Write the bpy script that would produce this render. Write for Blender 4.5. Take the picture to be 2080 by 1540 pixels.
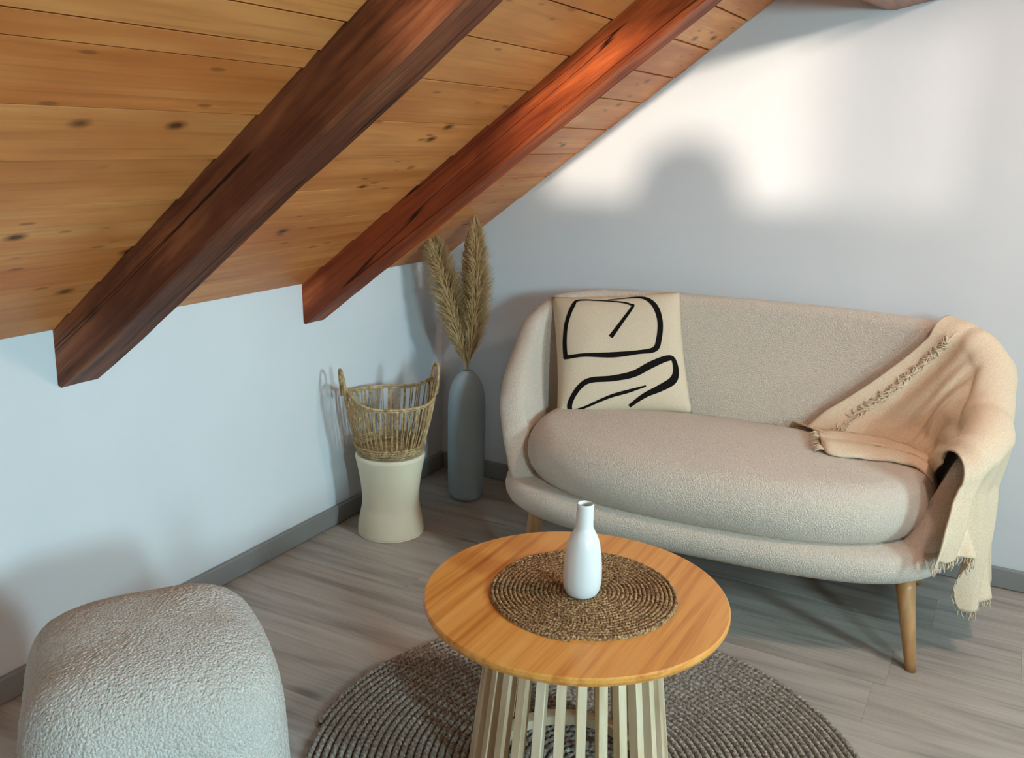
import bpy, bmesh, math, random
from mathutils import Vector, Matrix, noise
random.seed(7)
for o in list(bpy.data.objects): bpy.data.objects.remove(o)
SC = bpy.context.scene
COL = SC.collection

# ------------------------------------------------------------------ camera
cam_d = bpy.data.cameras.new('camera'); cam = bpy.data.objects.new('camera', cam_d); COL.objects.link(cam)
cam_d.sensor_fit = 'HORIZONTAL'; cam_d.sensor_width = 36; cam_d.lens = 32.64
_r = Vector((0.8789, 0.4764, 0.0233)); _u = Vector((-0.1397, 0.2105, 0.9676)); _f = Vector((-0.456, 0.8537, -0.2516))
m = Matrix((_r, _u, -_f)).transposed().to_4x4(); m.translation = (1.9265, -3.0156, 1.3)
cam.matrix_world = m; cam_d.clip_start = 0.05
SC.camera = cam

# ------------------------------------------------------------------ world, lights, exposure
W = bpy.data.worlds.new('sky'); SC.world = W; W.use_nodes = True
W.node_tree.nodes['Background'].inputs[0].default_value = (0.62, 0.80, 1.0, 1)
W.node_tree.nodes['Background'].inputs[1].default_value = 1.0
W.cycles.sampling_method = 'NONE'
SC.view_settings.view_transform = 'Standard'; SC.view_settings.look = 'None'
SC.view_settings.gamma = 1; SC.view_settings.use_curve_mapping = False
SC.view_settings.exposure = 0.12
SC.cycles.max_bounces = 4; SC.cycles.diffuse_bounces = 3; SC.cycles.glossy_bounces = 2; SC.cycles.transmission_bounces = 3; SC.cycles.transparent_max_bounces = 6
SC.cycles.caustics_reflective = False; SC.cycles.caustics_refractive = False
SC.cycles.use_adaptive_sampling = True; SC.cycles.adaptive_threshold = 0.06; SC.cycles.adaptive_min_samples = 16

def light(name, kind, loc, direction, energy, color, **kw):
    d = bpy.data.lights.new(name, kind); d.energy = energy; d.color = color
    for k, v in kw.items(): setattr(d, k, v)
    o = bpy.data.objects.new(name, d); COL.objects.link(o); o.location = loc
    o.rotation_euler = Vector(direction).to_track_quat('-Z', 'Y').to_euler()
    return o
# low sun through the gable window behind the camera
light('sun', 'SUN', (4, -9, 4), (-0.30, 0.95, -0.078), 2.6, (1.0, 0.86, 0.72), angle=math.radians(1.7))
# daylight entering by the roof windows of the opposite slope and by the gable window
light('roof_window_daylight', 'AREA', (4.28, -1.75, 1.50), (-0.95, 0.15, -0.24), 16, (0.57, 0.90, 1.0), shape='RECTANGLE', size=0.32, size_y=0.45, spread=math.radians(95))
light('roof_window_daylight', 'AREA', (4.28, -3.65, 1.50), (-0.92, 0.36, -0.25), 29, (0.57, 0.89, 1.0), shape='RECTANGLE', size=0.32, size_y=0.45, spread=math.radians(112))
light('gable_window_daylight', 'AREA', (2.80, -5.16, 1.80), (-0.15, 1.0, -0.25), 8, (1.0, 0.93, 0.91), shape='RECTANGLE', size=1.2, size_y=0.5)

# ------------------------------------------------------------------ helpers
def hexc(r, g, b):
    f = lambda c: ((c/255+0.055)/1.055)**2.4 if c > 10 else c/255/12.92
    return (f(r), f(g), f(b), 1)

class NT:
    """small node-tree helper"""
    def __init__(s, name, rough=0.6, spec=0.3):
        s.m = bpy.data.materials.new(name); s.m.use_nodes = True
        s.t = s.m.node_tree; s.n = s.t.nodes; s.p = s.n['Principled BSDF']
        s.p.inputs['Roughness'].default_value = rough
        s.p.inputs['Specular IOR Level'].default_value = spec
    def new(s, typ, **kw):
        nd = s.n.new(typ)
        for k, v in kw.items():
            if k in nd.inputs: nd.inputs[k].default_value = v
            else: setattr(nd, k, v)
        return nd
    def link(s, a, b): s.t.links.new(a, b)
    def coords(s, scale=(1, 1, 1), space='Object', rnd=False, rot=(0, 0, 0)):
        tc = s.new('ShaderNodeTexCoord'); mp = s.new('ShaderNodeMapping')
        mp.inputs['Scale'].default_value = scale; mp.inputs['Rotation'].default_value = rot
        s.link(tc.outputs[space], mp.inputs['Vector'])
        if rnd:
            oi = s.new('ShaderNodeObjectInfo'); mu = s.new('ShaderNodeVectorMath', operation='SCALE')
            cb = s.new('ShaderNodeCombineXYZ')
            for i, k in enumerate((37.0, 53.0, 71.0)):
                ml = s.new('ShaderNodeMath', operation='MULTIPLY'); ml.inputs[1].default_value = k
                s.link(oi.outputs['Random'], ml.inputs[0]); s.link(ml.outputs[0], cb.inputs[i])
            s.link(cb.outputs[0], mp.inputs['Location'])
        return mp.outputs[0]
    def noise(s, vec, scale=5, detail=4, rough=0.55, dist=0.0):
        nd = s.new('ShaderNodeTexNoise'); s.link(vec, nd.inputs['Vector'])
        nd.inputs['Scale'].default_value = scale; nd.inputs['Detail'].default_value = detail
        nd.inputs['Roughness'].default_value = rough; nd.inputs['Distortion'].default_value = dist
        return nd.outputs['Fac']
    def voro(s, vec, scale=5, feature='F1', rnd=1.0):
        nd = s.new('ShaderNodeTexVoronoi', feature=feature); s.link(vec, nd.inputs['Vector'])
        nd.inputs['Scale'].default_value = scale; nd.inputs['Randomness'].default_value = rnd
        return nd.outputs['Distance']
    def ramp(s, fac, stops, interp='LINEAR'):
        nd = s.new('ShaderNodeValToRGB'); nd.color_ramp.interpolation = interp
        el = nd.color_ramp.elements
        while len(el) < len(stops): el.new(0.5)
        for e, (p, c) in zip(el, stops):
            e.position = p; e.color = c if len(c) == 4 else (*c, 1)
        s.link(fac, nd.inputs['Fac']); return nd.outputs['Color']
    def mix(s, fac, a, b, mode='MIX'):
        nd = s.new('ShaderNodeMix', data_type='RGBA', blend_type=mode)
        for sock, v in ((nd.inputs[0], fac), (nd.inputs[6], a), (nd.inputs[7], b)):
            if hasattr(v, 'is_linked'): s.link(v, sock)
            else: sock.default_value = v
        return nd.outputs[2]
    def color(s, c):
        if hasattr(c, 'is_linked'): s.link(c, s.p.inputs['Base Color'])
        else: s.p.inputs['Base Color'].default_value = c
    def bump(s, h, strength=0.3, dist=0.01):
        nd = s.new('ShaderNodeBump'); nd.inputs['Strength'].default_value = strength
        nd.inputs['Distance'].default_value = dist
        s.link(h, nd.inputs['Height']); s.link(nd.outputs[0], s.p.inputs['Normal']); return nd

G = lambda v: (v, v, v, 1)

def mat_plaster(name, col):
    t = NT(name, 0.9, 0.15); v = t.coords((1, 1, 1))
    n = t.noise(v, 3, 3); t.color(t.ramp(n, [(0.3, tuple(c*0.96 for c in col[:3])), (0.7, col)]))
    return t.m

def mat_pine():
    """pale varnished pine boards; length along local Y"""
    t = NT('pine_boards', 0.42, 0.35)
    v = t.coords((9, 0.55, 9), rnd=True)
    n1 = t.noise(v, 2.2, 5, 0.6, 0.6)
    base = t.ramp(n1, [(0.25, hexc(176, 94, 40)), (0.5, hexc(228, 146, 80)), (0.78, hexc(244, 178, 112))])
    wide = t.noise(t.coords((2.2, 0.9, 2.2), rnd=True), 2.0, 3)
    base = t.mix(t.ramp(wide, [(0.40, G(0)), (0.66, G(0.85))]), base, hexc(182, 96, 42))
    oi = t.new('ShaderNodeObjectInfo')
    base = t.mix(0.35, base, t.ramp(oi.outputs['Random'], [(0, hexc(196, 106, 48)), (0.5, hexc(222, 150, 88)), (1, hexc(206, 128, 70))]))
    fine = t.noise(t.coords((60, 1.2, 60), rnd=True), 2, 3)
    base = t.mix(t.ramp(fine, [(0.52, G(0)), (0.75, G(0.35))]), base, hexc(140, 82, 40))
    # knots
    kv = t.coords((10, 5.4, 1), rnd=True)
    kd = t.voro(kv, 1.0)
    base = t.mix(t.ramp(kd, [(0.05, G(0.95)), (0.085, G(0.6)), (0.16, G(0))]), base, hexc(92, 48, 22))
    # small streaks / pin marks
    sd = t.voro(t.coords((26, 7, 1), rnd=True), 1.0)
    base = t.mix(t.ramp(sd, [(0.08, G(0.6)), (0.15, G(0))]), base, hexc(120, 66, 32))
    t.color(base); return t.m

def mat_beam(name, tone):
    """stained rafters; length along local X"""
    t = NT(name, 0.5, 0.2)
    C = [hexc(*tuple(int(a*b) for a, b in zip(c, tone))) for c in ((74, 36, 22), (122, 68, 42), (156, 92, 58), (180, 120, 80), (92, 48, 32))]
    v = t.coords((0.9, 11, 11), rnd=True)
    n1 = t.noise(v, 1.6, 6, 0.65, 0.8)
    c = t.ramp(n1, [(0.30, C[0]), (0.46, C[1]), (0.60, C[2]), (0.76, C[3])])
    bl = t.noise(t.coords((1.6, 4, 4), rnd=True), 1.5, 3)
    c = t.mix(t.ramp(bl, [(0.38, G(0.85)), (0.60, G(0))]), c, C[4])
    fine = t.noise(t.coords((1.5, 60, 60), rnd=True), 1.6, 3)
    c = t.mix(t.ramp(fine, [(0.50, G(0)), (0.72, G(0.55))]), c, C[0])
    cr_ = t.noise(t.coords((0.30, 14, 14), rnd=True), 1.3, 2, 0.4)
    crk = t.ramp(cr_, [(0.490, G(0)), (0.498, G(1)), (0.502, G(1)), (0.510, G(0))])
    c = t.mix(crk, c, hexc(36, 16, 10))
    kd = t.voro(t.coords((2.6, 8, 8), rnd=True), 1.0)
    c = t.mix(t.ramp(kd, [(0.06, G(0.95)), (0.15, G(0))]), c, hexc(38, 18, 11))
    t.color(c); t.bump(fine, 0.25, 0.004); return t.m

def mat_floor():
    t = NT('grey_oak_laminate', 0.45, 0.35)
    v = t.coords((0.9, 9, 1), rnd=True)
    n = t.noise(v, 2.0, 6, 0.6, 0.5)
    c = t.ramp(n, [(0.25, hexc(126, 116, 108)), (0.5, hexc(184, 173, 162)), (0.75, hexc(208, 198, 187))])
    oi = t.new('ShaderNodeObjectInfo')
    c = t.mix(0.3, c, t.ramp(oi.outputs['Random'], [(0, hexc(154, 144, 134)), (1, hexc(182, 172, 161))]))
    f = t.noise(t.coords((1.4, 60, 1), rnd=True), 2, 3)
    c = t.mix(t.ramp(f, [(0.5, G(0)), (0.75, G(0.3))]), c, hexc(86, 78, 70))
    kd = t.voro(t.coords((1.6, 5.5, 1), rnd=True), 1.0)
    c = t.mix(t.ramp(kd, [(0.04, G(0.6)), (0.11, G(0))]), c, hexc(74, 64, 56))
    t.color(c); return t.m

def mat_boucle(name, c1, c2, scale=110, strength=0.9, dist=0.008):
    t = NT(name, 0.95, 0.1); v = t.coords((1, 1, 1))
    w = t.noise(v, scale*0.6, 2, 0.6)
    vm = t.new('ShaderNodeMix', data_type='VECTOR'); 
    d = t.voro(v, scale); n = t.noise(v, scale*1.7, 3, 0.6, 1.0)
    h = t.new('ShaderNodeMath', operation='ADD'); t.link(d, h.inputs[0])
    mm = t.new('ShaderNodeMath', operation='MULTIPLY'); t.link(n, mm.inputs[0]); mm.inputs[1].default_value = -0.9
    t.link(mm.outputs[0], h.inputs[1])
    inv = t.new('ShaderNodeMath', operation='MULTIPLY'); t.link(h.outputs[0], inv.inputs[0]); inv.inputs[1].default_value = -1
    t.color(t.ramp(n, [(0.34, c2), (0.62, c1)]))
    t.bump(inv.outputs[0], strength, dist)
    t.p.inputs['Sheen Weight'].default_value = 0.25; t.p.inputs['Sheen Roughness'].default_value = 0.6
    return t.m

def mat_simple(name, c, rough=0.5, spec=0.4, var=0.06, scale=8, bump=0.0, bscale=120):
    t = NT(name, rough, spec); v = t.coords()
    n = t.noise(v, scale, 4)
    t.color(t.ramp(n, [(0.3, tuple(x*(1-var) for x in c[:3])), (0.7, tuple(min(1, x*(1+var)) for x in c[:3]))]))
    if bump: t.bump(t.noise(v, bscale, 3), bump, 0.003)
    return t.m

def mat_wood(name, dark, mid, lite, scale=(14, 1, 14), rough=0.4, axis_rot=(0, 0, 0), rnd=True):
    t = NT(name, rough, 0.4); v = t.coords(scale, rnd=rnd, rot=axis_rot)
    n = t.noise(v, 1.6, 5, 0.6, 0.4)
    c = t.ramp(n, [(0.28, dark), (0.5, mid), (0.75, lite)])
    f = t.noise(t.coords(tuple(s*5 for s in scale), rnd=rnd, rot=axis_rot), 1.5, 3)
    c = t.mix(t.ramp(f, [(0.5, G(0)), (0.8, G(0.35))]), c, dark)
    t.color(c); return t.m

def mat_fibre(name, stops, scale=160, rough=0.9, bump=0.6, stretch=(1, 1, 1)):
    t = NT(name, rough, 0.15); v = t.coords(stretch)
    n = t.noise(v, scale, 3, 0.65)
    t.color(t.ramp(n, stops)); t.bump(n, bump, 0.004); return t.m

def new_obj(name, me, parent=None, mat=None):
    o = bpy.data.objects.new(name, me); COL.objects.link(o)
    if parent is not None: o.parent = parent
    if mat is not None and not me.materials: me.materials.append(mat)
    return o

def mesh(name, verts, faces, mat=None, parent=None, smooth=True, loc=None):
    me = bpy.data.meshes.new(name); me.from_pydata([tuple(v) for v in verts], [], faces); me.update()
    if smooth: me.polygons.foreach_set('use_smooth', [True]*len(me.polygons))
    o = new_obj(name, me, parent, mat)
    if loc is not None: o.location = loc
    return o

def fix_normals(o):
    bm = bmesh.new(); bm.from_mesh(o.data); bmesh.ops.recalc_face_normals(bm, faces=bm.faces); bm.to_mesh(o.data); bm.free()
    return o

def empty(name, loc, label, cat, rz=0, group=None):
    o = bpy.data.objects.new(name, None); COL.objects.link(o); o.location = loc; o.rotation_euler = (0, 0, rz)
    o.empty_display_size = 0.1; tag(o, label, cat, group); return o

def tag(o, label, cat, group=None):
    o['label'] = label; o['category'] = cat
    if group: o['group'] = group
    return o

def structure(o, label=None):
    o['kind'] = 'structure'
    if label: o['label'] = label
    return o

def box_vf(x0, x1, y0, y1, z0, z1, bev=0.0):
    bm = bmesh.new(); bmesh.ops.create_cube(bm, size=1)
    for v in bm.verts:
        v.co = Vector((x0+(v.co.x+.5)*(x1-x0), y0+(v.co.y+.5)*(y1-y0), z0+(v.co.z+.5)*(z1-z0)))
    if bev: bmesh.ops.bevel(bm, geom=bm.edges[:], offset=bev, segments=1, affect='EDGES')
    return bm

def box(name, x0, x1, y0, y1, z0, z1, mat, parent=None, bev=0.0):
    bm = box_vf(x0, x1, y0, y1, z0, z1, bev); me = bpy.data.meshes.new(name); bm.to_mesh(me); bm.free()
    return new_obj(name, me, parent, mat)

def lathe_vf(prof, seg=64, cx=0, cy=0):
    V = []; F = []
    for (r, z) in prof:
        for k in range(seg):
            a = 2*math.pi*k/seg; V.append((cx+r*math.cos(a), cy+r*math.sin(a), z))
    for i in range(len(prof)-1):
        for k in range(seg):
            k2 = (k+1) % seg
            F.append((i*seg+k, i*seg+k2, (i+1)*seg+k2, (i+1)*seg+k))
    return V, F

def smooth_prof(pts, n=6):
    out = []
    P = [pts[0]] + list(pts) + [pts[-1]]
    for i in range(1, len(P)-2):
        for k in range(n):
            t = k/n; out.append(tuple(cr(P[i-1][d], P[i][d], P[i+1][d], P[i+2][d], t) for d in range(2)))
    out.append(tuple(pts[-1])); return out

def cr(a, b, c, d, t):
    return 0.5*(2*b + (c-a)*t + (2*a-5*b+4*c-d)*t*t + (3*b-a-3*c+d)*t**3)

def spline(P, n):
    """catmull-rom through vectors P, n samples per span"""
    P = [Vector(p) for p in P]; Q = [P[0]*2-P[1]] + P + [P[-1]*2-P[-2]]; out = []
    for i in range(1, len(Q)-2):
        for k in range(n):
            t = k/n; out.append(Vector([cr(Q[i-1][d], Q[i][d], Q[i+1][d], Q[i+2][d], t) for d in range(len(P[0]))]))
    out.append(P[-1].copy()); return out

def tube_vf(pts, rad, seg=8, V=None, F=None, closed=False):
    V = [] if V is None else V; F = [] if F is None else F; b0 = len(V)
    pts = [Vector(p) for p in pts]; n = len(pts)
    up = Vector((0, 0, 1)); nrm = None
    for i, p in enumerate(pts):
        if closed: tg = pts[(i+1) % n]-pts[i-1]
        else: tg = pts[min(i+1, n-1)]-pts[max(i-1, 0)]
        tg.normalize()
        if nrm is None:
            nrm = tg.cross(up)
            if nrm.length < 1e-3: nrm = tg.cross(Vector((1, 0, 0)))
        nrm = nrm - tg*nrm.dot(tg)
        if nrm.length < 1e-6: nrm = tg.orthogonal()
        nrm.normalize(); bn = tg.cross(nrm)
        r = rad(i/(n-1)) if callable(rad) else rad
        for k in range(seg):
            a = 2*math.pi*k/seg; V.append(p+nrm*(math.cos(a)*r)+bn*(math.sin(a)*r))
    for i in range(n if closed else n-1):
        j = (i+1) % n
        for k in range(seg):
            k2 = (k+1) % seg; F.append((b0+i*seg+k, b0+i*seg+k2, b0+j*seg+k2, b0+j*seg+k))
    if not closed:
        F.append(tuple(b0+k for k in range(seg))[::-1]); F.append(tuple(b0+(n-1)*seg+k for k in range(seg)))
    return V, F

def lerp(keys, x):
    if x <= keys[0][0]: return keys[0][1]
    for (a, va), (b, vb) in zip(keys, keys[1:]):
        if x <= b:
            t = (x-a)/(b-a); t = t*t*(3-2*t)*0.35 + t*0.65
            return va+(vb-va)*t
    return keys[-1][1]

# ------------------------------------------------------------------ materials
M_WALL = mat_plaster('white_plaster', hexc(226, 228, 230))
M_PINE = mat_pine(); M_BEAM = mat_beam('brown_stained_beam', (1, 1, 1)); M_BEAM2 = mat_beam('red_stained_beam', (1.36, 1.12, 0.90)); M_FLOOR = mat_floor()
M_BASE = mat_simple('grey_skirting', hexc(142, 140, 138), 0.5, 0.3, 0.06, 6)
M_SOFA = mat_boucle('cream_boucle', hexc(238, 223, 206), hexc(211, 192, 171), 250, 0.75, 0.0035)
M_POUF = mat_boucle('white_boucle', hexc(238, 233, 225), hexc(206, 197, 184), 200, 0.95, 0.005)
M_LINEN = mat_fibre('beige_linen', [(0.3, hexc(212, 192, 164)), (0.7, hexc(232, 214, 188))], 420, 0.95, 0.15)
M_INK = mat_simple('black_print', hexc(26, 22, 20), 0.9, 0.1)
M_THROW = mat_fibre('sand_throw', [(0.3, hexc(222, 195, 163)), (0.7, hexc(241, 220, 193))], 260, 0.95, 0.35)
M_OAK = mat_wood('oak_leg', hexc(150, 104, 62), hexc(186, 136, 88), hexc(206, 160, 112), (14, 14, 1.2))
M_TOP = mat_wood('warm_ash_top', hexc(190, 110, 42), hexc(230, 158, 78), hexc(240, 178, 100), (24, 0.6, 24), 0.32, (0, 0, math.radians(-18)), False)
M_SLAT = mat_wood('pale_slat', hexc(200, 168, 128), hexc(230, 205, 170), hexc(243, 225, 198), (14, 14, 1.0), 0.45)
M_MAT = mat_fibre('seagrass', [(0.34, hexc(70, 46, 32)), (0.48, hexc(140, 106, 74)), (0.66, hexc(204, 174, 128))], 190, 0.85, 0.5)
M_RUG = mat_fibre('grey_jute', [(0.30, hexc(98, 87, 78)), (0.5, hexc(150, 138, 126)), (0.70, hexc(198, 187, 174))], 150, 0.95, 0.5)
M_CERAM = mat_simple('white_ceramic', hexc(236, 236, 234), 0.28, 0.5, 0.01)
M_CREAM = mat_simple('cream_earthenware', hexc(236, 222, 194), 0.55, 0.3, 0.03, 5, 0.05)
M_GREY = mat_simple('slate_ceramic', hexc(176, 194, 202), 0.6, 0.3, 0.05, 6, 0.08, 60)
M_DARK = mat_simple('neck_shade_and_cord', hexc(30, 26, 24), 0.9, 0.1)
M_WICK = mat_fibre('rattan', [(0.3, hexc(136, 108, 74)), (0.55, hexc(196, 166, 122)), (0.75, hexc(224, 198, 156))], 70, 0.6, 0.2)
M_PLUME = mat_fibre('pampas', [(0.3, hexc(226, 194, 146)), (0.6, hexc(246, 224, 182)), (0.8, hexc(250, 234, 200))], 60, 0.95, 0.1)
_pl = M_PLUME.node_tree; _tr = _pl.nodes.new('ShaderNodeBsdfTranslucent'); _mx = _pl.nodes.new('ShaderNodeMixShader'); _mx.inputs[0].default_value = 0.65
_pb = _pl.nodes['Principled BSDF']; _pl.links.new(_pb.inputs['Base Color'].links[0].from_socket, _tr.inputs[0])
_pl.links.new(_pb.outputs[0], _mx.inputs[1]); _pl.links.new(_tr.outputs[0], _mx.inputs[2]); _pl.links.new(_mx.outputs[0], _pl.nodes['Material Output'].inputs[0])
M_FRAME = mat_simple('white_frame', hexc(236, 236, 234), 0.4, 0.4, 0.01)

# ------------------------------------------------------------------ room shell
HK, SL, XR, YF = 0.846, 0.737, 2.6, -5.2        # knee height, pitch, ridge x, front wall y
ang = math.atan(SL); cs, sn = math.cos(ang), math.sin(ang)
ZR = HK+SL*XR

def prism_xz(name, poly, y0, y1, mat):
    n = len(poly); V = [(x, y0, z) for x, z in poly]+[(x, y1, z) for x, z in poly]
    F = [tuple(range(n)), tuple(range(2*n-1, n-1, -1))]+[(i, i+n, (i+1) % n+n, (i+1) % n) for i in range(n)]
    return fix_normals(mesh(name, V, F, mat, smooth=False))

fl = structure(box('floor', -0.1, 2*XR+0.1, YF-0.1, 0.1, -0.12, -0.012, M_FLOOR), 'grey oak laminate floor of long planks')
PW, PL = 0.19, 1.285
rng = random.Random(3)
plank_me = None
row = 0; y = 0.0
while y > YF+0.001:
    y1 = max(y-PW, YF); x = -rng.random()*PL
    while x < 2*XR:
        xa, xb = max(x, 0.0), min(x+PL, 2*XR)
        if xb-xa > 0.02:
            full = abs(xb-xa-PL) < 1e-4 and abs(y-y1-PW) < 1e-4
            if full and plank_me is not None:
                p = new_obj('floor_plank', plank_me, fl)
            else:
                p = box('floor_plank', -(xb-xa)/2, (xb-xa)/2, -(y-y1)/2, (y-y1)/2, -0.012, 0.0, M_FLOOR, fl, 0.0007)
                if full: plank_me = p.data
            p.location = ((xa+xb)/2, (y+y1)/2, 0)
        x += PL
    y = y1

structure(box('wall_left', -0.1, 0, YF-0.1, 0.1, -0.05, HK+0.12, M_WALL), 'low white knee wall under the sloping ceiling')
structure(box('wall_right', 2*XR, 2*XR+0.1, YF-0.1, 0.1, -0.05, HK, M_WALL))
structure(prism_xz('wall_back', [(0, -0.05), (2*XR, -0.05), (2*XR, HK+0.05), (XR, ZR+0.05), (0, HK+0.05)], 0.0, 0.1, M_WALL), 'white gable wall behind the sofa')
# front gable with a window opening
WX0, WX1, WZ0, WZ1 = 2.06, 3.47, 1.525, 2.10
def rz(x): return HK+SL*(x if x < XR else 2*XR-x)
V = []; F = []
def addq(poly):
    n = len(poly); b = len(V)
    V.extend([(x, YF, z) for x, z in poly]+[(x, YF-0.1, z) for x, z in poly])
    F.append(tuple(b+i for i in range(n))); F.append(tuple(b+2*n-1-i for i in range(n)))
    F.extend([(b+i, b+i+n, b+(i+1) % n+n, b+(i+1) % n) for i in range(n)])
addq([(0, -.05), (WX0, -.05), (WX0, rz(WX0)+.05), (0, HK+.05)])
addq([(WX1, -.05), (2*XR, -.05), (2*XR, HK+.05), (WX1, rz(WX1)+.05)])
addq([(WX0, -.05), (WX1, -.05), (WX1, WZ0), (WX0, WZ0)])
addq([(WX0, WZ1), (WX1, WZ1), (WX1, rz(WX1)+.05), (XR, ZR+.05), (WX0, rz(WX0)+.05)])
structure(fix_normals(mesh('wall_front', V, F, M_WALL, smooth=False)))
wf = structure(box('window_1', WX0-0.04, WX1+0.04, YF, YF+0.14, WZ0-0.03, WZ0, M_FRAME, None, 0.004), 'white sill of the gable window')
for (a, b, c, d) in ((WX0, WX0+.04, WZ0, WZ1), (WX1-.04, WX1, WZ0, WZ1), (WX0, WX1, WZ1-.03, WZ1)):
    box('window_frame', a, b, YF-.07, YF-.02, c, d, M_FRAME, wf)

# ceiling: left slope slab + boards per bay
def slope_pt(s, y, off):     # s = distance up the slope, off = normal offset into the room
    return Vector((s*cs+off*sn, y, HK+s*sn-off*cs))
LS = XR/cs
ce = structure(prism_xz('ceiling', [(0, HK+.016), (XR, ZR+.016), (XR, ZR+.12), (0, HK+.12)], YF-0.1, 0.1, M_PINE), 'sloping pine board ceiling')
B1 = (-1.666, -1.549); B2 = (-0.808, -0.702); B3 = (-2.52, -2.405)
def seams(xs):
    r = [0.0]+[x/cs for x in xs]
    while r[-1] < LS-0.2: r.append(r[-1]+0.161)
    r.append(LS); return r
k_ = 1.3/1.5
bays = [((YF, B1[0]+.03), seams([k_*x for x in (.07, .20, .336, .499, .628, .757, .885, .93, 1.0)])),
        ((B1[1]-.03, B2[0]+.03), seams([k_*x for x in (.10, .235, .37, .50, .63, .757, .893, 1.022, 1.15, 1.28)])),
        ((B2[1]-.03, 0.0), seams([k_*x for x in (.115, .24, .375, .507, .633, .762, .90, 1.02, 1.15, 1.28)]))]
for bi, ((ya, yb), ss) in enumerate(bays):
    for s0, s1 in zip(ss, ss[1:]):
        w = s1-s0; Ly = yb-ya
        hw = w/2-0.0032; bv = 0.0006
        prof = [(-hw, 0.014), (-hw, bv), (-hw+bv, 0), (hw-bv, 0), (hw, bv), (hw, 0.014)]   # chamfered lower edges, z up = away from room
        V = [(x, -Ly/2, z) for x, z in prof]+[(x, Ly/2, z) for x, z in prof]; n = 6
        F = [tuple(range(n)), tuple(range(2*n-1, n-1, -1))]+[(i, i+n, (i+1) % n+n, (i+1) % n) for i in range(n)]
        o = fix_normals(mesh('ceiling_board', V, F, M_PINE, ce, smooth=False))
        o.location = slope_pt((s0+s1)/2, (ya+yb)/2, rng.uniform(-0.0005, 0.0005)); o.rotation_euler = (0, -ang-(0.0046, 0.0032, 0.0014)[bi]/w, 0)

# right slope (white), with three roof-window openings
ROOF = [(-2.10, -1.40), (-4.00, -3.30)]     # y ranges
XA, XB = 3.98, 4.62
V = []; F = []
def slab(x0, x1, y0, y1):
    b = len(V)
    for x, dz in ((x0, 0), (x1, 0), (x1, .1), (x0, .1)):
        V.append((x, y0, HK+SL*(2*XR-x)+dz)); V.append((x, y1, HK+SL*(2*XR-x)+dz))
    F.extend([(b, b+2, b+3, b+1), (b+2, b+4, b+5, b+3), (b+4, b+6, b+7, b+5), (b+6, b, b+1, b+7), (b, b+6, b+4, b+2), (b+1, b+3, b+5, b+7)])
slab(XR, XA, YF-.1, .1); slab(XB, 2*XR+.1, YF-.1, .1)
ys = [YF-.1]+sorted([v for r in ROOF for v in r])+[.1]
for i in range(0, len(ys), 2): slab(XA, XB, ys[i], ys[i+1])
structure(fix_normals(mesh('ceiling', V, F, M_WALL, smooth=False)), 'white opposite roof slope')

# skirting boards
structure(box('baseboard_left', 0, 0.016, YF, -0.0, 0.0005, 0.066, M_BASE, None, 0.004))
structure(box('baseboard_back', 0.016, 2*XR, -0.016, 0, 0.0005, 0.066, M_BASE, None, 0.004))

# ------------------------------------------------------------------ exposed beams
def rafter(y0, y1, depth, label, seed, s_end, mat):
    """hewn rafter, local X up the slope, local Z normal to the boards (down into room = negative)"""
    yc = (y0+y1)/2; w = (y1-y0)/2; r = random.Random(seed)
    n = 70; V = []; F = []; m_ = 5
    L = s_end; per = []
    for i in range(n+1):
        s = L*i/n
        # vertical plumb cut against the knee wall
        ring = []
        wob = lambda k: 0.006*noise.noise(Vector((s*2.2, k*7.3, seed)))+0.0025*noise.noise(Vector((s*9, k*5.1, seed+4)))
        ch = 0.007+0.004*noise.noise(Vector((s*3, 2.2, seed)))
        d = depth
        pts = [(-w+wob(1)*.4, 0.0), (-w+wob(2), -d+ch), (-w+ch+wob(2), -d+wob(3)), (0, -d+wob(3)*.8+.001), (w-ch*1.4+wob(4), -d+wob(3)), (w+wob(4), -d+ch*1.4), (w+wob(5)*.4, 0.0)]
        for (yy, zz) in pts:
            ss = s + zz*math.tan(ang)*(1-i/n)   # shear so that the lower end is plumb
            ring.append((ss - 0.0, yy, zz))
        per.append(len(ring)); V.extend(ring)
    q = per[0]
    for i in range(n):
        for k in range(q):
            k2 = (k+1) % q; F.append((i*q+k, i*q+k2, (i+1)*q+k2, (i+1)*q+k))
    F.append(tuple(range(q))); F.append(tuple(n*q+k for k in range(q))[::-1])
    o = fix_normals(mesh('ceiling_beam', V, F, mat, smooth=False))
    o.location = slope_pt(0, yc, 0.0012); o.rotation_euler = (0, -ang, 0)
    tag(o, label, 'beam'); return o
rafter(*B1, 0.114, 'dark brown hewn rafter on the left of the sloping ceiling', 1, LS-.05, M_BEAM)
rafter(*B2, 0.103, 'reddish rafter with a long crack, nearest the gable wall', 9, LS-.05, M_BEAM2)

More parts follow.
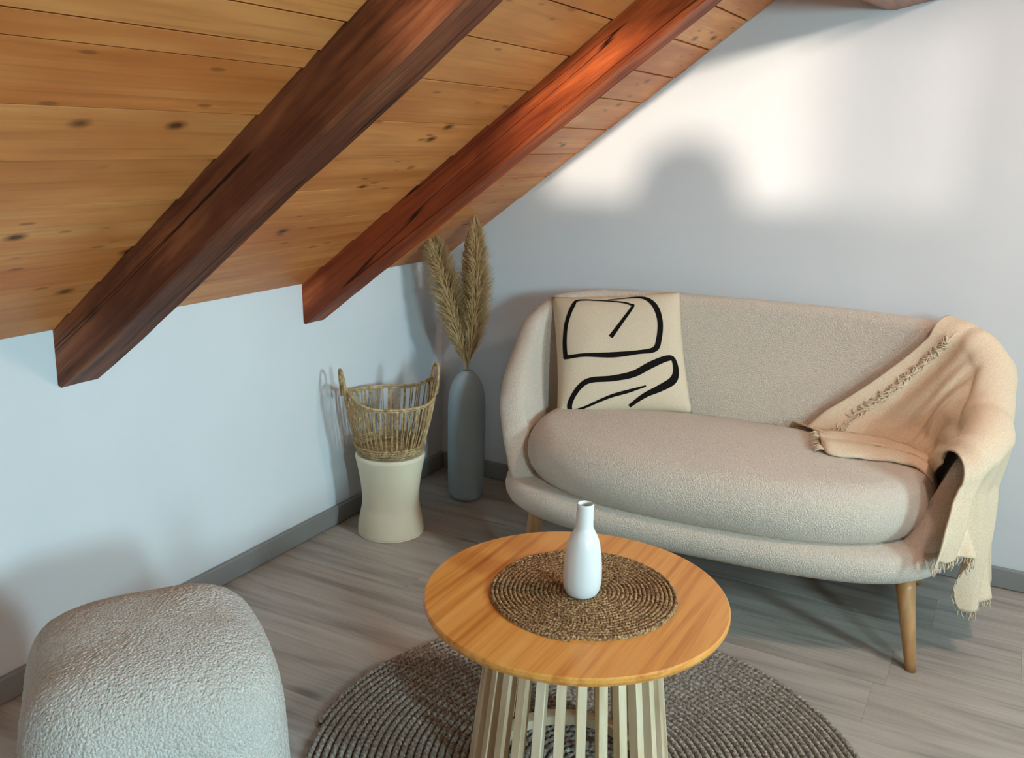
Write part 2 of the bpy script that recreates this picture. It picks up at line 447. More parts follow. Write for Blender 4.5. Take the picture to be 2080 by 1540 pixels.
# purlin whose end meets the gable wall at the top edge
V = []; F = []; n = 40
for i in range(n+1):
    y = -0.001-(5.1)*i/n
    wv = 0.004*noise.noise(Vector((y*2, 3, 1)))
    sec = [(1.506, 1.681), (1.530, 1.679), (1.66, 1.707), (1.655, 1.80), (1.44, 1.79), (1.428, 1.722), (1.45, 1.70)]
    V.extend([(x+wv, y, z+wv) for x, z in sec])
q = 7
for i in range(n):
    for k in range(q): F.append((i*q+k, i*q+(k+1) % q, (i+1)*q+(k+1) % q, (i+1)*q+k))
F.append(tuple(range(q))); F.append(tuple(n*q+k for k in range(q)))
pu = fix_normals(mesh('ceiling_purlin', V, F, None, smooth=False))
pu.data.materials.append(mat_wood('purlin_wood', hexc(96, 52, 34), hexc(158, 104, 78), hexc(190, 140, 112), (11, 0.8, 11)))
tag(pu, 'rough brown purlin end meeting the gable wall at the top', 'beam')

# added pendant lamp, out of view, for warm fill light from above
PX, PY, PZ = 2.40, -1.05, 1.98
PL_ = empty('added_fill_pendant', (PX, PY, PZ), 'added white paper pendant lamp, out of view, giving warm fill light', 'lamp')
t_ = NT('paper_shade', 0.9, 0.1); t_.color(hexc(244, 236, 220))
V, F = lathe_vf([(0.08, 0.26), (0.13, 0.20), (0.16, 0.11), (0.17, 0.0)], 40); mesh('shade', V, F, t_.m, PL_)
V, F = tube_vf([(0, 0, 0.14), (0, 0, HK+SL*PX-PZ-0.02)], 0.004, 8); mesh('cord', V, F, M_DARK, PL_)
light('added_fill_bulb', 'POINT', (PX, PY, PZ+0.02), (0, 0, -1), 25, (1.0, 0.79, 0.72), shadow_soft_size=0.06)

# added unseen jar on the gable window sill, shaped to cast a round shadow
prof = smooth_prof([(0.001, 0.0), (0.175, 0.001), (0.19, 0.02), (0.182, 0.08), (0.158, 0.135), (0.118, 0.180), (0.065, 0.210), (0.001, 0.222)])
V, F = lathe_vf(prof, 40)
sv = mesh('added_shadow_jar', V, F, M_CERAM, loc=(2.60, YF-0.03, WZ0)); sv.scale = (1, 0.25, 1)
tag(sv, 'low domed white jar added on the unseen gable sill to cast a round shadow', 'jar')
# added unseen string curtain that dims one side of the sun patch
V = []; F = []; x = 2.88; k = 0
while x < WX1+.02:
    d_ = min(0.60, 0.10+0.9*(x-2.88)/0.30)            # share of the width that the strings cover
    w_ = 0.012*d_; yy = YF+0.18+0.012*math.sin(k*0.9); b = len(V)
    V.extend([(x, yy, WZ1+.04), (x+w_, yy, WZ1+.04), (x+w_, yy, WZ0-.10), (x, yy, WZ0-.10), (x, yy+.004, WZ1+.04), (x+w_, yy+.004, WZ1+.04), (x+w_, yy+.004, WZ0-.10), (x, yy+.004, WZ0-.10)])
    F.extend([(b, b+1, b+2, b+3), (b+4, b+7, b+6, b+5), (b, b+3, b+7, b+4), (b+1, b+5, b+6, b+2)])
    x += 0.012; k += 1
sc_ = mesh('added_dimming_curtain', V, F, M_FRAME, smooth=False)
tag(sc_, 'white string curtain added at the unseen gable window to dim the sun patch', 'curtain')

# ------------------------------------------------------------------ sofa
SO = empty('sofa', (1.246, -0.37, 0), 'cream boucle two-seat sofa with curved back and tapered wooden legs', 'sofa', math.radians(4.0))
def spow(c, p): return math.copysign(abs(c)**p, c)
NSE = 3.0
def se(phi, a, bb, bf, n=NSE):
    c, s = math.cos(phi), math.sin(phi)
    return a*spow(c, 2/n), (bb if s > 0 else bf)*spow(s, 2/n)
def se_normal(phi, a, bb, bf):
    e = 1e-3; x0, y0 = se(phi-e, a, bb, bf); x1, y1 = se(phi+e, a, bb, bf)
    t = Vector((x1-x0, y1-y0)); 
    if t.length < 1e-9: return Vector((math.cos(phi), math.sin(phi)))
    t.normalize(); return Vector((t.y, -t.x))
YC = -0.02
# base
def rounded_solid(name, outline, prof, mat, parent, seg=160, crown=None, cap_top=6, cap_bot=3):
    """outline(phi, inset) -> (x, y); prof: list of (inset, z); closed with shrinking rings top and bottom"""
    V = []; F = []; rings = list(prof)
    for (ins, z) in rings:
        for k in range(seg):
            x, y = outline(2*math.pi*k/seg, ins); V.append((x, y, z))
    def caprings(ins, z, n, up):
        base = V[-seg:] if up else V[:seg]
        base = list(base)
        for j in range(1, n+1):
            t = j/n
            for k in range(seg):
                x, y, zz = base[k]; f = 1-t*0.999
                V.append((x*f, YC+(y-YC)*f, zz+(crown(t) if (crown and up) else 0)))
    nr = len(rings)
    for i in range(nr-1):
        for k in range(seg): F.append((i*seg+k, i*seg+(k+1) % seg, (i+1)*seg+(k+1) % seg, (i+1)*seg+k))
    b = len(V); caprings(*rings[-1], cap_top, True)
    prev = (nr-1)*seg
    for j in range(cap_top):
        cur = b+j*seg
        for k in range(seg): F.append((prev+k, prev+(k+1) % seg, cur+(k+1) % seg, cur+k))
        prev = cur
    b = len(V); caprings(*rings[0], cap_bot, False); prev = 0
    for j in range(cap_bot):
        cur = b+j*seg
        for k in range(seg): F.append((prev+(k+1) % seg, prev+k, cur+k, cur+(k+1) % seg))
        prev = cur
    return mesh(name, V, F, mat, parent)
def o_base(phi, ins): 
    x, y = se(phi, 0.645-ins, 0.30-ins, 0.392-ins, 3.3); return x, YC+y
rounded_solid('base', o_base, [(0.09, 0.210), (0.055, 0.213), (0.028, 0.222), (0.010, 0.238), (0.002, 0.255), (0, 0.272), (0.003, 0.290), (0.014, 0.303), (0.04, 0.310), (0.07, 0.312)], M_SOFA, SO)
def o_cush(phi, ins):
    x, y = se(phi, 0.592-ins, 0.215-ins, 0.394-ins, 2.6); return x, YC+y
def bulge(t): return math.sqrt(max(0, 1-t*t))
cp = []
for i in range(15):
    a = -math.pi/2+math.pi*i/14; cp.append((0.074*(1-math.cos(a)), 0.381+0.085*math.sin(a)))
cu = rounded_solid('seat_cushion', o_cush, cp, M_SOFA, SO, 200, crown=lambda t: 0.012*(1-(1-t)**2.2), cap_top=14)
# back shell
HKEY = [(-0.32, 0.285), (-0.28, 0.315), (-0.24, 0.375), (-0.20, 0.44), (-0.13, 0.53), (-0.05, 0.59), (0.04, 0.645), (0.13, 0.735), (0.21, 0.795), (0.27, 0.815), (0.34, 0.825)]
def shell_pt(phi, z, side):
    """side 0 outer face, 1 inner face (thickness inward)"""
    u = min(1, max(0, (z-0.26)/0.46)); fl_ = u*u*(3-2*u)*0.5+u*0.5
    a = 0.641+0.108*fl_; bb = 0.285+0.062*fl_; bf = 0.375
    th = (0.092-0.022*u)*side
    x, y = se(phi, a, bb, bf); nn = se_normal(phi, a, bb, bf)
    return Vector((x-nn.x*th, YC+y-nn.y*th, z))
def shell_top(phi):
    x, y = se(phi, 0.73, 0.33, 0.375); return lerp(HKEY, y+YC)
PH0, PH1 = -0.86, math.pi+0.86
def shell_section(phi, off=0.0, nz=12, nc=9):
    """points from outer bottom over the top to the inner bottom; off = extra normal offset"""
    h = shell_top(phi); R = 0.035; out = []
    zt = h-R
    for i in range(nz):
        z = 0.235+(zt-0.235)*i/(nz-1); out.append(shell_pt(phi, z, 0))
    A = shell_pt(phi, zt, 0); B = shell_pt(phi, zt, 1); c = (A+B)/2; hv = (A-B)/2
    for i in range(1, nc):
        a = math.pi*i/nc; out.append(c+hv*math.cos(a)+Vector((0, 0, R*math.sin(a))))
    for i in range(nz):
        z = zt-(zt-0.25)*i/(nz-1); out.append(shell_pt(phi, z, 1))
    return out
V = []; F = []; NP = 150; q = None
for i in range(NP+1):
    t = i/NP; phi = PH0+(PH1-PH0)*t
    sec = shell_section(phi); q = len(sec); V.extend(sec)
for i in range(NP):
    for k in range(q): F.append((i*q+k, i*q+(k+1) % q, (i+1)*q+(k+1) % q, (i+1)*q+k))
F.append(tuple(range(q))); F.append(tuple(NP*q+k for k in range(q)))
fix_normals(mesh('backrest', V, F, M_SOFA, SO))
# legs (splayed, tapered)
for sx in (-1, 1):
    xt, xb = (0.535, 0.577) if sx > 0 else (0.490, 0.515)
    for yt, yb in ((-0.275, -0.322), (0.17, 0.22)):
        V, F = tube_vf(spline([(sx*xt, yt, 0.222), (sx*(xt+xb)/2, (yt+yb)/2, 0.11), (sx*xb, yb, 0.0)], 6), lambda t: 0.025-0.0115*t, 20)
        for i_, v in enumerate(V):
            if v.z < 0.012: V[i_] = Vector((v.x, v.y, 0.0))
        mesh('leg', V, F, M_OAK, SO)

# ------------------------------------------------------------------ throw blanket over the right arm
TB = empty('throw_blanket', (1.246, -0.37, 0), 'sand-coloured fringed throw draped over the right arm of the sofa', 'blanket', math.radians(4.0))
def ctop(x, y):
    r_ = ((abs(x)/0.592)**3+(abs(y-YC)/(0.215 if y > YC else 0.392))**3)**(1/3)
    if r_ < 0.85: return 0.466+0.012*(1-(r_/0.85)**2.2)
    q_ = min(1, (r_-0.85)/0.15); return 0.381+0.085*math.sqrt(max(0, 1-q_*q_))
P0K = [(0, 1.40), (0.12, 1.46), (0.45, 0.90), (0.58, 0.80), (1.0, 0.50)]
P1K = [(0, 0.26), (0.12, 0.02), (0.45, -0.42), (0.58, -0.60), (1.0, -0.76)]
def lin(keys, x):
    for (a, va), (b, vb) in zip(keys, keys[1:]):
        if x <= b: return va+(vb-va)*(x-a)/(b-a)
    return keys[-1][1]
def throw_pt(v, w, off=0.0):
    phi = lin(P0K, w)+(lin(P1K, w)-lin(P0K, w))*v
    h = max(shell_top(phi), 0.535+0.085*min(1, max(0, (phi+0.6)/0.6))); R = 0.035; zt = h-R
    wave = math.sin(v*21+1.3*math.sin(w*4))*0.55+math.sin(v*47+2+w*2)*0.3+0.5*noise.noise(Vector((v*5, w*5, 2)))
    o = 0.013+off
    Pc = shell_pt(phi, 0.45, 1); zin = min(max(0.445, ctop(Pc.x, Pc.y)+0.012), zt-0.02)
    nI = shell_pt(phi, zt, 0)-shell_pt(phi, zt, 1); nI.z = 0; nI.normalize()
    if w < 0.12:
        t = 1-w/0.12
        P = shell_pt(phi, zin, 1)-nI*(0.02)
        fd = (0.02+0.13*min(1, v/0.14))*(1-0.30*v)
        amp = 0.006
        P = P+Vector((-0.04*t*(1-v), -fd*t, 0)); P.z = (zin+0.004)*(1-t)+t*(ctop(P.x, P.y)+0.009)+off+0.012*math.sin(t*3.1)*(0.4+0.6*v)+amp*wave*0.3; return P
    if w < 0.45:
        t = (w-0.12)/0.33; z = zin+(zt-zin)*t-0.022*math.exp(-((t-0.12)/0.06)**2)
        amp = 0.010*math.sin(math.pi*min(1, t*0.8+0.1))+0.003
        bulge_ = 0.040*math.sin(math.pi*t)*math.exp(-((v-0.55)/0.3)**2)+0.050*math.exp(-((t-0.12)/0.07)**2)*min(1, v/0.12)*max(0, 1-v)**0.5
        return shell_pt(phi, z, 1)-nI*(o+amp*(wave+0.7)+bulge_)-nI*0.008*(1-t)
    A = shell_pt(phi, zt, 0); B = shell_pt(phi, zt, 1)
    if w < 0.58:
        t = (w-0.45)/0.13; a = math.pi*(1-t); c = (A+B)/2; hv = (A-B)/2
        k = 1+(o+0.006*(wave+0.7))/0.035
        return c+hv*math.cos(a)*k+Vector((0, 0, R*math.sin(a)*k))
    t = (w-0.58)/0.42
    hem = 0.315-0.175*min(1, max(0, (phi+0.44)/0.10))+0.05*max(0, phi)
    z = zt+(hem-zt)*t
    Pm = shell_pt(phi, max(z, 0.46 if zt > 0.46 else zt), 0)
    amp = 0.006+0.030*t
    gap = 0.055*math.exp(-((phi+0.38)/0.06)**2)*t           # crease between the two hanging panels
    P = Pm+nI*(o+0.010*t+amp*(wave+0.7)-gap)
    P.z = z+0.006*noise.noise(Vector((v*30, 1, 5)))*t
    return P
NVt, NWt = 120, 130; V = []; F = []
for i in range(NVt+1):
    for j in range(NWt+1): V.append(throw_pt(i/NVt, j/NWt))
for i in range(NVt):
    for j in range(NWt): F.append((i*(NWt+1)+j, i*(NWt+1)+j+1, (i+1)*(NWt+1)+j+1, (i+1)*(NWt+1)+j))
tb = fix_normals(mesh('cloth', V, F, M_THROW, TB))
md = tb.modifiers.new('thickness', 'SOLIDIFY'); md.thickness = 0.005; md.offset = 1
FK = spline([(0.278, -0.075, 0), (0.302, -0.120, 0), (0.38, -0.112, 0), (0.47, -0.085, 0), (0.572, -0.105, 0)], 8)
BKk = spline([(0.252, 0.060, 0), (0.318, 0.10, 0), (0.381, 0.11, 0), (0.471, 0.085, 0), (0.571, 0.01, 0)], 8)
V = []; F = []; nv = 14
for i, (a_, b_) in enumerate(zip(FK, BKk)):
    for k in range(nv+1):
        t = k/nv; p = a_.lerp(b_, t)
        p.z = ctop(p.x, p.y)+0.004+0.016*math.sin(math.pi*min(1, t*1.6+0.10))+0.004*noise.noise(Vector((p.x*22, p.y*22, 1)))+0.012*t
        V.append(p)
    if i:
        b0 = (i-1)*(nv+1)
        for k in range(nv): F.append((b0+k, b0+k+1, b0+nv+1+k+1, b0+nv+1+k))
fc = fix_normals(mesh('folded_corner', V, F, M_THROW, TB)); md = fc.modifiers.new('thickness', 'SOLIDIFY'); md.thickness = 0.006; md.offset = -1
# knotted fringe: along the leading edge, the flap on the seat and the hem
V = []; F = []; rf = random.Random(21)
for k in range(64):
    w = 0.13+0.33*k/63; v = 0.075+rf.uniform(-.012, .012)
    pts = [throw_pt(max(0, v+d), min(1, w+e), 0.006+hh) for d, e, hh in ((0.0, 0, .0), (0.018, rf.uniform(-.008, .008), .005), (0.034, rf.uniform(-.014, .014), .004), (0.048, rf.uniform(-.02, .02), .0))]
    tube_vf(spline(pts, 3), 0.0019, 5, V, F)
for k in range(26):
    q_ = k/25*0.999*(len(FK)-1)*0.3; p = FK[int(q_)].lerp(FK[int(q_)+1], q_-int(q_)) if k < 13 else FK[0].lerp(BKk[0], (k-13)/12)
    p.z = ctop(p.x, p.y)+0.012
    d = Vector((-0.016+rf.uniform(-.01, .004), -0.008+rf.uniform(-.008, .004), -0.004))
    tube_vf([p, p+d*0.5+Vector((0, 0, .003)), p+d], 0.0017, 5, V, F)
for k in range(70):
    v = 0.45+0.55*k/69; p = throw_pt(v, 1.0, 0.0); ln = rf.uniform(.015, .032)
    tube_vf([p, p+Vector((rf.uniform(-.004, .004), rf.uniform(-.003, .003), -ln*.5)), p+Vector((rf.uniform(-.007, .007), rf.uniform(-.005, .005), -ln))], 0.0015, 5, V, F)
fr = mesh('fringe', V, F, M_THROW, TB); fr['kind'] = 'stuff'

# ------------------------------------------------------------------ throw pillow
PC = [Vector((0.712, -0.430, 0.438)), Vector((1.100, -0.240, 0.462)), Vector((0.992, -0.120, 0.829)), Vector((0.594, -0.255, 0.790))]   # BL BR TR TL
pc0 = (PC[0]+PC[1])/2
PN = (PC[1]-PC[0]).cross(PC[3]-PC[0]).normalized()
def pil(u, v, side):
    p = PC[0]*(1-u)*(1-v)+PC[1]*u*(1-v)+PC[2]*u*v+PC[3]*(1-u)*v
    e = (1-(2*u-1)**4)*(1-(2*v-1)**4)
    thick = 0.062*max(0, e)**0.55
    # edges pull in between the corners
    cen = (PC[0]+PC[1]+PC[2]+PC[3])/4
    pull = 0.05*((1-(2*u-1)**2)*abs(2*v-1)**3+(1-(2*v-1)**2)*abs(2*u-1)**3)
    p = p+(cen-p)*pull*0.9
    wr = 0.0035*noise.noise(Vector((u*5, v*5, 3)))*e
    return p+PN*((thick+wr) if side > 0 else -thick*0.55)-pc0
PI = empty('throw_pillow', pc0, 'square beige pillow with black abstract line drawing at left of sofa', 'pillow')
N = 40; V = []; F = []
for side in (1, -1):
    b = len(V)
    for i in range(N+1):
        for j in range(N+1): V.append(pil(i/N, j/N, side))
    for i in range(N):
        for j in range(N):
            f = (b+i*(N+1)+j, b+(i+1)*(N+1)+j, b+(i+1)*(N+1)+j+1, b+i*(N+1)+j+1)
            F.append(f if side > 0 else f[::-1])
po = mesh('cover', V, F, M_LINEN, PI)
bm = bmesh.new(); bm.from_mesh(po.data); bmesh.ops.remove_doubles(bm, verts=bm.verts, dist=0.0004); bm.to_mesh(po.data); bm.free()
L1 = [(0.429, 0.591, 14), (0.516, 0.707, 11), (0.615, 0.845, 9), (0.600, 0.868, 8), (0.535, 0.895, 7), (0.392, 0.92, 6), (0.207, 0.936, 8), (0.155, 0.879, 13), (0.097, 0.737, 13), (0.073, 0.596, 14), (0.071, 0.47, 15), (0.085, 0.447, 14), (0.232, 0.451, 12), (0.438, 0.445, 18), (0.618, 0.46, 13), (0.748, 0.483, 17), (0.79, 0.571, 17), (0.811, 0.71, 17), (0.79, 0.838, 18), (0.734, 0.92, 14), (0.659, 0.945, 9), (0.54, 0.938, 5), (0.433, 0.929, 3)]
L2 = [(0.534, 0.035, 10), (0.655, 0.119, 16), (0.773, 0.175, 22), (0.866, 0.232, 24), (0.901, 0.31, 20), (0.889, 0.404, 16), (0.833, 0.409, 19), (0.707, 0.356, 22), (0.573, 0.286, 21), (0.419, 0.256, 19), (0.265, 0.247, 18), (0.185, 0.209, 16), (0.121, 0.131, 15), (0.091, 0.065, 15), (0.099, 0.020, 12), (0.13, 0.022, 8), (0.222, 0.047, 7), (0.392, 0.112, 10), (0.521, 0.148, 11), (0.663, 0.191, 5)]
for L in (L1, L2):
    S = spline([Vector((a, b, c)) for a, b, c in L], 8); V = []; F = []
    for i, p in enumerate(S):
        tg = (S[min(i+1, len(S)-1)]-S[max(i-1, 0)]); tg = Vector((tg.x, tg.y)); tg.normalize(); nn = Vector((-tg.y, tg.x))
        wd = p.z*0.00056/0.43*0.95
        for sgn in (-1, -0.33, 0.33, 1):
            u = min(0.995, max(0.005, p.x+nn.x*wd*sgn)); v = min(0.995, max(0.005, p.y+nn.y*wd*sgn))
            V.append(pil(u, v, 1)+PN*0.0012)
    for i in range(len(S)-1):
        for k in range(3): F.append((i*4+k, i*4+k+1, (i+1)*4+k+1, (i+1)*4+k))
    o = mesh('printed_line', V, F, M_INK, PI); o['label'] = 'black brush line printed on the pillow'

# ------------------------------------------------------------------ coffee table
TC = Vector((1.251, -1.458, 0)); TZ = 0.42
CT = empty('coffee_table', TC+Vector((0, 0, 0.0140)), 'round wooden coffee table on a flared drum of pale slats', 'table')
z0 = 0.0140
prof = [(0.0001, TZ-0.020-z0), (0.296, TZ-0.020-z0), (0.301, TZ-0.017-z0), (0.304, TZ-0.010-z0), (0.3035, TZ-0.003-z0), (0.301, TZ-z0), (0.0001, TZ-z0)]
V, F = lathe_vf(prof, 128); o = fix_normals(mesh('tabletop', V, F, M_TOP, CT, smooth=False))
for nm, r0, r1, za, zb in (('top_ring', 0.128, 0.150, TZ-0.045, TZ-0.020), ('bottom_ring', 0.150, 0.178, 0.014, 0.036)):
    V, F = lathe_vf([(r0, za-z0), (r1, za-z0), (r1, zb-z0), (r0, zb-z0), (r0, za-z0)], 72)
    fix_normals(mesh(nm, V, F, M_SLAT, CT, smooth=False))
NS = 28; slat_me = None
R0, R1 = 0.157, 0.203
for i in range(NS):
    if slat_me is None:
        w2, d2 = 0.0085, 0.013; V = []
        for (R, z) in ((R1, 0.0), (R0, TZ-0.020-z0)):
            for (dx, dy) in ((-d2, -w2), (d2*0.7, -w2), (d2*0.7, w2), (-d2, w2)): V.append((R+dx, dy, z))
        F = [(0, 3, 2, 1), (4, 5, 6, 7), (0, 1, 5, 4), (1, 2, 6, 5), (2, 3, 7, 6), (3, 0, 4, 7)]
        o = mesh('slat', V, F, M_SLAT, CT, smooth=False); slat_me = o.data
    else: o = new_obj('slat', slat_me, CT)
    o.rotation_euler = (0, 0, 2*math.pi*(i+0.35)/NS)

# ------------------------------------------------------------------ coiled mat + rug
def coil(name, R, pitch, rope, hgt, step, mat, braid, loc, jitter=0.0, r_in=0.004, twist=0.0):
    V = []; F = []; th = 0; L = 0; i = 0; K = 6
    rnd = random.Random(5)
    rr = r_in
    while rr < R:
        r = rr+jitter*noise.noise(Vector((math.cos(th)*2, math.sin(th)*2, rr*9)))
        s = L/braid
        c_, s_ = math.cos(th), math.sin(th)
        ph = s*math.pi
        for k in range(K):
            a = math.pi*k/(K-1)
            x = math.cos(a); zz = math.sin(a)
            lump = abs(math.sin(ph+x*1.1))          # slanted strands
            rad = r+x*rope*(0.92+0.1*lump)
            V.append((rad*c_, rad*s_, hgt*(0.15+zz*(0.55+0.45*lump)) if 0 < k < K-1 else 0.0005))
        if i:
            b = (i-1)*K
            for k in range(K-1): F.append((b+k, b+k+1, b+K+k+1, b+K+k))
        i += 1; d = step/max(r, 0.012); th += d; L += step; rr += pitch*d/(2*math.pi)
    o = mesh(name, V, F, mat, None, True, loc); fix_normals(o); return o
rug = coil('round_rug', 0.607, 0.0165, 0.0077, 0.012, 0.0042, M_RUG, 0.0145, (1.275, -1.424, 0.0004), 0.0015)
tag(rug, 'round braided grey-brown jute rug under the coffee table', 'rug')
mt = coil('placemat', 0.187, 0.0088, 0.0049, 0.0075, 0.0024, M_MAT, 0.0068, (1.266, -1.449, TZ), 0.002)
tag(mt, 'round coiled seagrass mat on the coffee table', 'placemat')

# ------------------------------------------------------------------ white bottle vase
bp = [(0.001, 0.0), (0.026, 0.0005), (0.033, 0.006), (0.0372, 0.020), (0.0382, 0.040), (0.0368, 0.070), (0.0330, 0.100), (0.0282, 0.119), (0.0212, 0.133), (0.0176, 0.141), (0.0166, 0.160), (0.0168, 0.186), (0.0160, 0.1885), (0.0140, 0.187), (0.0135, 0.15), (0.013, 0.10)]
BV = empty('bottle_vase', (1.2655, -1.463, TZ+0.0075), 'small white ceramic bottle vase standing on the seagrass mat', 'vase')
V, F = lathe_vf(smooth_prof(bp, 5), 48); fix_normals(mesh('body', V, F, M_CERAM, BV))
V, F = lathe_vf([(0.0001, 0.171), (0.0137, 0.171)], 32); mesh('opening', V, F, M_DARK, BV)  # dark disc across the neck, the shade inside the bottle put into colour

# ------------------------------------------------------------------ pouf
PO = empty('pouf', (0.715, -2.045, 0), 'rounded white boucle footstool in the lower left corner', 'footstool', math.radians(-37))
def pouf_pt(phi, th):
    # superellipsoid-like cushion block: wider towards the floor, domed top
    c, s = math.cos(phi), math.sin(phi); n = 3.6
    ct, st = math.cos(th), math.sin(th)
    rr = spow(ct, 2/5.0); z = spow(st, 2/5.0)
    zz = 0.234+0.234*z
    taper = 0.94+0.08*(1-zz/0.468)
    x = 0.236*taper*rr*spow(c, 2/n); y = 0.218*taper*rr*spow(s, 2/n)
    zz += 0.018*max(0, z)*(1-(rr)**2)
    return Vector((x, y, max(0.0, zz)))
V = []; F = []; NU, NV = 360, 150
for i in range(NV+1):
    th = -math.pi/2*0.98+math.pi*0.98*i/NV+0.0
    th = -math.pi/2+math.pi*i/NV
    for k in range(NU):
        p = pouf_pt(2*math.pi*k/NU, th)
        d = 0.0016*noise.noise(p*190)+0.0012*noise.noise(p*330)+0.006*noise.noise(p*9)
        nn = Vector((p.x/0.24, p.y/0.22, (p.z-0.2)/0.22)); nn.normalize()
        if p.z > 0.01: p = p+nn*d
        p.z = max(0, p.z)
        V.append(p)
for i in range(NV):
    for k in range(NU): F.append((i*NU+k, i*NU+(k+1) % NU, (i+1)*NU+(k+1) % NU, (i+1)*NU+k))
mesh('upholstery', V, F, M_POUF, PO)

# ------------------------------------------------------------------ earthenware stool + basket
STC = (0.197, -0.624, 0)
sp = [(0.001, 0.0), (0.100, 0.0), (0.109, 0.004), (0.1105, 0.014), (0.106, 0.05), (0.0985, 0.088), (0.0965, 0.100), (0.0955, 0.125), (0.098, 0.17), (0.1055, 0.22), (0.114, 0.262), (0.1155, 0.272), (0.112, 0.280), (0.100, 0.2815), (0.001, 0.2815)]
V, F = lathe_vf(smooth_prof(sp, 5), 72)
st = fix_normals(mesh('side_stool', V, F, M_CREAM, None, True, STC)); tag(st, 'waisted cream earthenware stool carrying the rattan basket', 'stool')
BK = empty('rattan_basket', (0.197, -0.624, 0.2815), 'open rattan basket with two loop handles on the cream stool', 'basket', math.radians(50))
def bask(a, t):      # t 0..1 up the wall; local x = handle axis
    rise = 0.055*abs(math.cos(a))**6
    H = 0.180+rise
    r = 0.103+0.050*t+0.006*math.sin(t*3.14)
    return Vector((r*math.cos(a), r*math.sin(a), 0.006+H*t))
# base disc, woven lower band, rim, stakes, handles
V, F = lathe_vf([(0.001, 0.002), (0.10, 0.002), (0.106, 0.008), (0.10, 0.012), (0.001, 0.010)], 48); mesh('bottom', V, F, M_WICK, BK)
V = []; F = []
for lv in range(5):
    for ph in (0, 1):
        pts = []
        for k in range(144):
            a = 2*math.pi*k/144; p = bask(a, 0.03+lv*0.036); off = 0.003*math.sin(a*36+ph*math.pi+lv*1.6)
            pts.append(Vector((p.x*(1+off/0.1), p.y*(1+off/0.1), 0.008+lv*0.0068+0.0016*math.cos(a*36+ph*math.pi))))
        tube_vf(pts, 0.0026, 5, V, F, True)
mesh('woven_band', V, F, M_WICK, BK)
V = []; F = []; NSK = 46
rk = random.Random(11)
for k in range(NSK):
    for dlt in (-0.020, 0.020):
        a = 2*math.pi*k/NSK+dlt+rk.uniform(-.012, .012); tw = rk.uniform(-.05, .05)
        tube_vf([bask(a+tw*t_*0.8, t_) for t_ in (0.02, 0.25, 0.5, 0.75, 1.0)], 0.0021, 5, V, F)
o = mesh('stakes', V, F, M_WICK, BK); o['kind'] = 'stuff'
for t_, rd in ((1.0, 0.0042), (0.965, 0.003)):
    V, F = tube_vf([bask(2*math.pi*k/96, t_) for k in range(96)], rd, 7, closed=True); mesh('rim', V, F, M_WICK, BK)
for sx in (-1, 1):
    P_ = []
    for i in range(25):
        t_ = i/24; a = math.pi*t_
        P_.append(Vector((sx*(0.150+0.010*math.sin(a)), 0.034*math.cos(a)*(1+0.25*math.sin(a)), 0.195+0.095*math.sin(a)**0.8)))
    V, F = tube_vf(P_, 0.0052, 8); mesh('handle', V, F, M_WICK, BK)

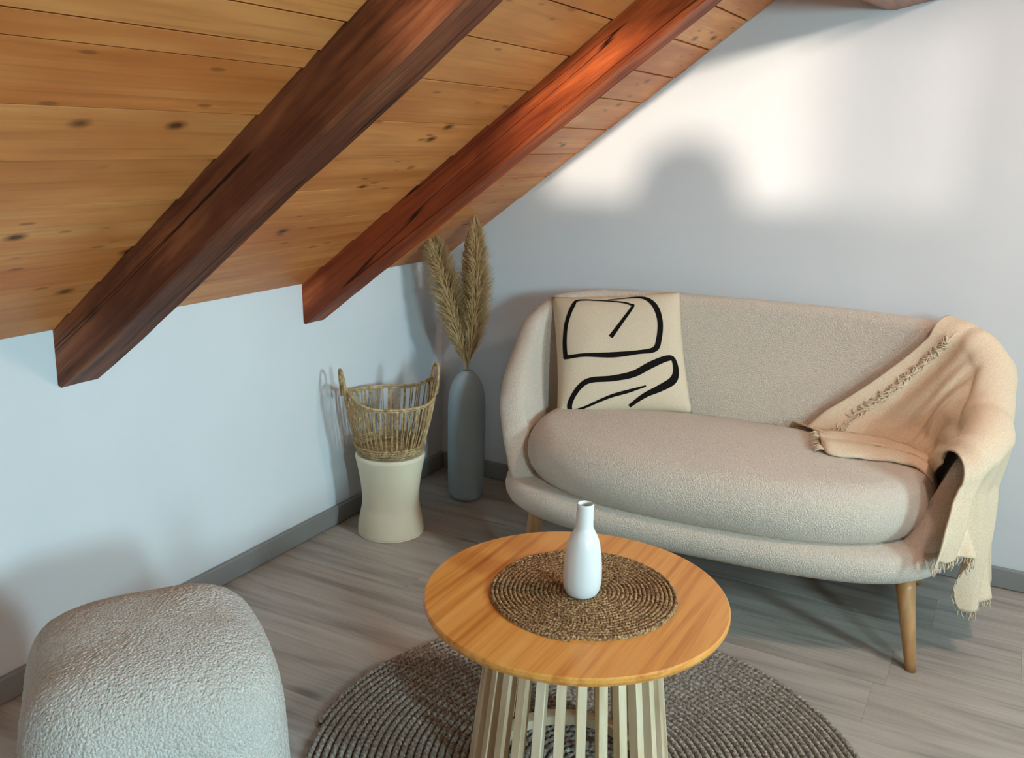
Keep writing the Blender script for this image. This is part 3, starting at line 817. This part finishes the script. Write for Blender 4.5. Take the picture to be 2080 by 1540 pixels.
# ------------------------------------------------------------------ grey floor vase with pampas
VC = (0.257, -0.234, 0)
vp = [(0.001, 0.0), (0.040, 0.0), (0.056, 0.008), (0.0635, 0.028), (0.0665, 0.07), (0.068, 0.18), (0.068, 0.30), (0.0675, 0.36), (0.063, 0.405), (0.052, 0.443), (0.036, 0.468), (0.024, 0.478), (0.021, 0.484), (0.0195, 0.4855), (0.0175, 0.482), (0.0165, 0.44), (0.016, 0.38)]
V, F = lathe_vf(smooth_prof(vp, 5), 64)
fv = fix_normals(mesh('floor_vase', V, F, M_GREY, None, True, VC)); tag(fv, 'tall slate-grey capsule floor vase in the room corner', 'vase')
def pampas(label, base, path, wmax, nst, seed):
    r = random.Random(seed); b0 = Vector(base)
    root = empty('pampas_grass', b0, label, 'dried grass', 0, 'pampas stems in the grey vase')
    S = spline([Vector(p)-b0 for p in path], 14)
    V, F = tube_vf(S[:max(4, int(len(S)*0.6))], 0.0022, 6); mesh('stem', V, F, M_PLUME, root)
    V = []; F = []
    def env(t): return wmax*(math.sin(math.pi*min(1, t*1.02)**0.75)**0.8+0.06)
    n = len(S)
    i0 = int(n*0.17)
    for q_ in range(nst):
        t = r.random(); fi = i0+t*(n-1-i0); i = min(n-2, int(fi)); p = S[i].lerp(S[i+1], fi-i)
        tg = (S[min(n-1, i+2)]-S[max(0, i-2)]).normalized()
        a = r.uniform(0, 2*math.pi); o1 = tg.orthogonal().normalized(); o2 = tg.cross(o1)
        out = o1*math.cos(a)+o2*math.sin(a)
        ln = r.uniform(0.05, 0.10)*(1-0.45*t); sp_ = env(t)*r.uniform(0.25, 1.0)
        A = p+out*sp_*0.12; B = p+tg*ln*0.45+out*sp_*0.62; Cc = p+tg*ln*0.85+out*sp_*1.0+Vector((0, 0, -0.012*r.random()))
        wdt = tg.cross(out).normalized()*0.0016
        wd2 = out*0.0013
        b = len(V)
        V.extend([A-wdt, A+wdt, B-wdt*0.9+wd2, B+wdt*0.9-wd2, Cc]); F.append((b, b+1, b+3, b+2)); F.append((b+2, b+3, b+4))
    o = mesh('plume', V, F, M_PLUME, root, smooth=False); o['kind'] = 'stuff'
VB = (0.257, -0.234, 0.42)
pampas('left-leaning sand pampas plume in the grey floor vase', (0.254, -0.235, 0.42), [(0.254, -0.235, 0.42), (0.248, -0.239, 0.52), (0.222, -0.255, 0.66), (0.188, -0.272, 0.79), (0.160, -0.288, 0.90), (0.150, -0.296, 0.945)], 0.076, 6000, 1)
pampas('upright sand pampas plume touching the ceiling boards', (0.258, -0.232, 0.42), [(0.258, -0.232, 0.42), (0.262, -0.232, 0.52), (0.275, -0.222, 0.66), (0.284, -0.214, 0.80), (0.272, -0.205, 0.93), (0.262, -0.200, 1.005)], 0.066, 6000, 2)
pampas('darker pampas plume behind and between the two others', (0.256, -0.229, 0.42), [(0.256, -0.229, 0.42), (0.25, -0.222, 0.55), (0.24, -0.20, 0.70), (0.228, -0.18, 0.84), (0.215, -0.165, 0.945)], 0.054, 2600, 3)
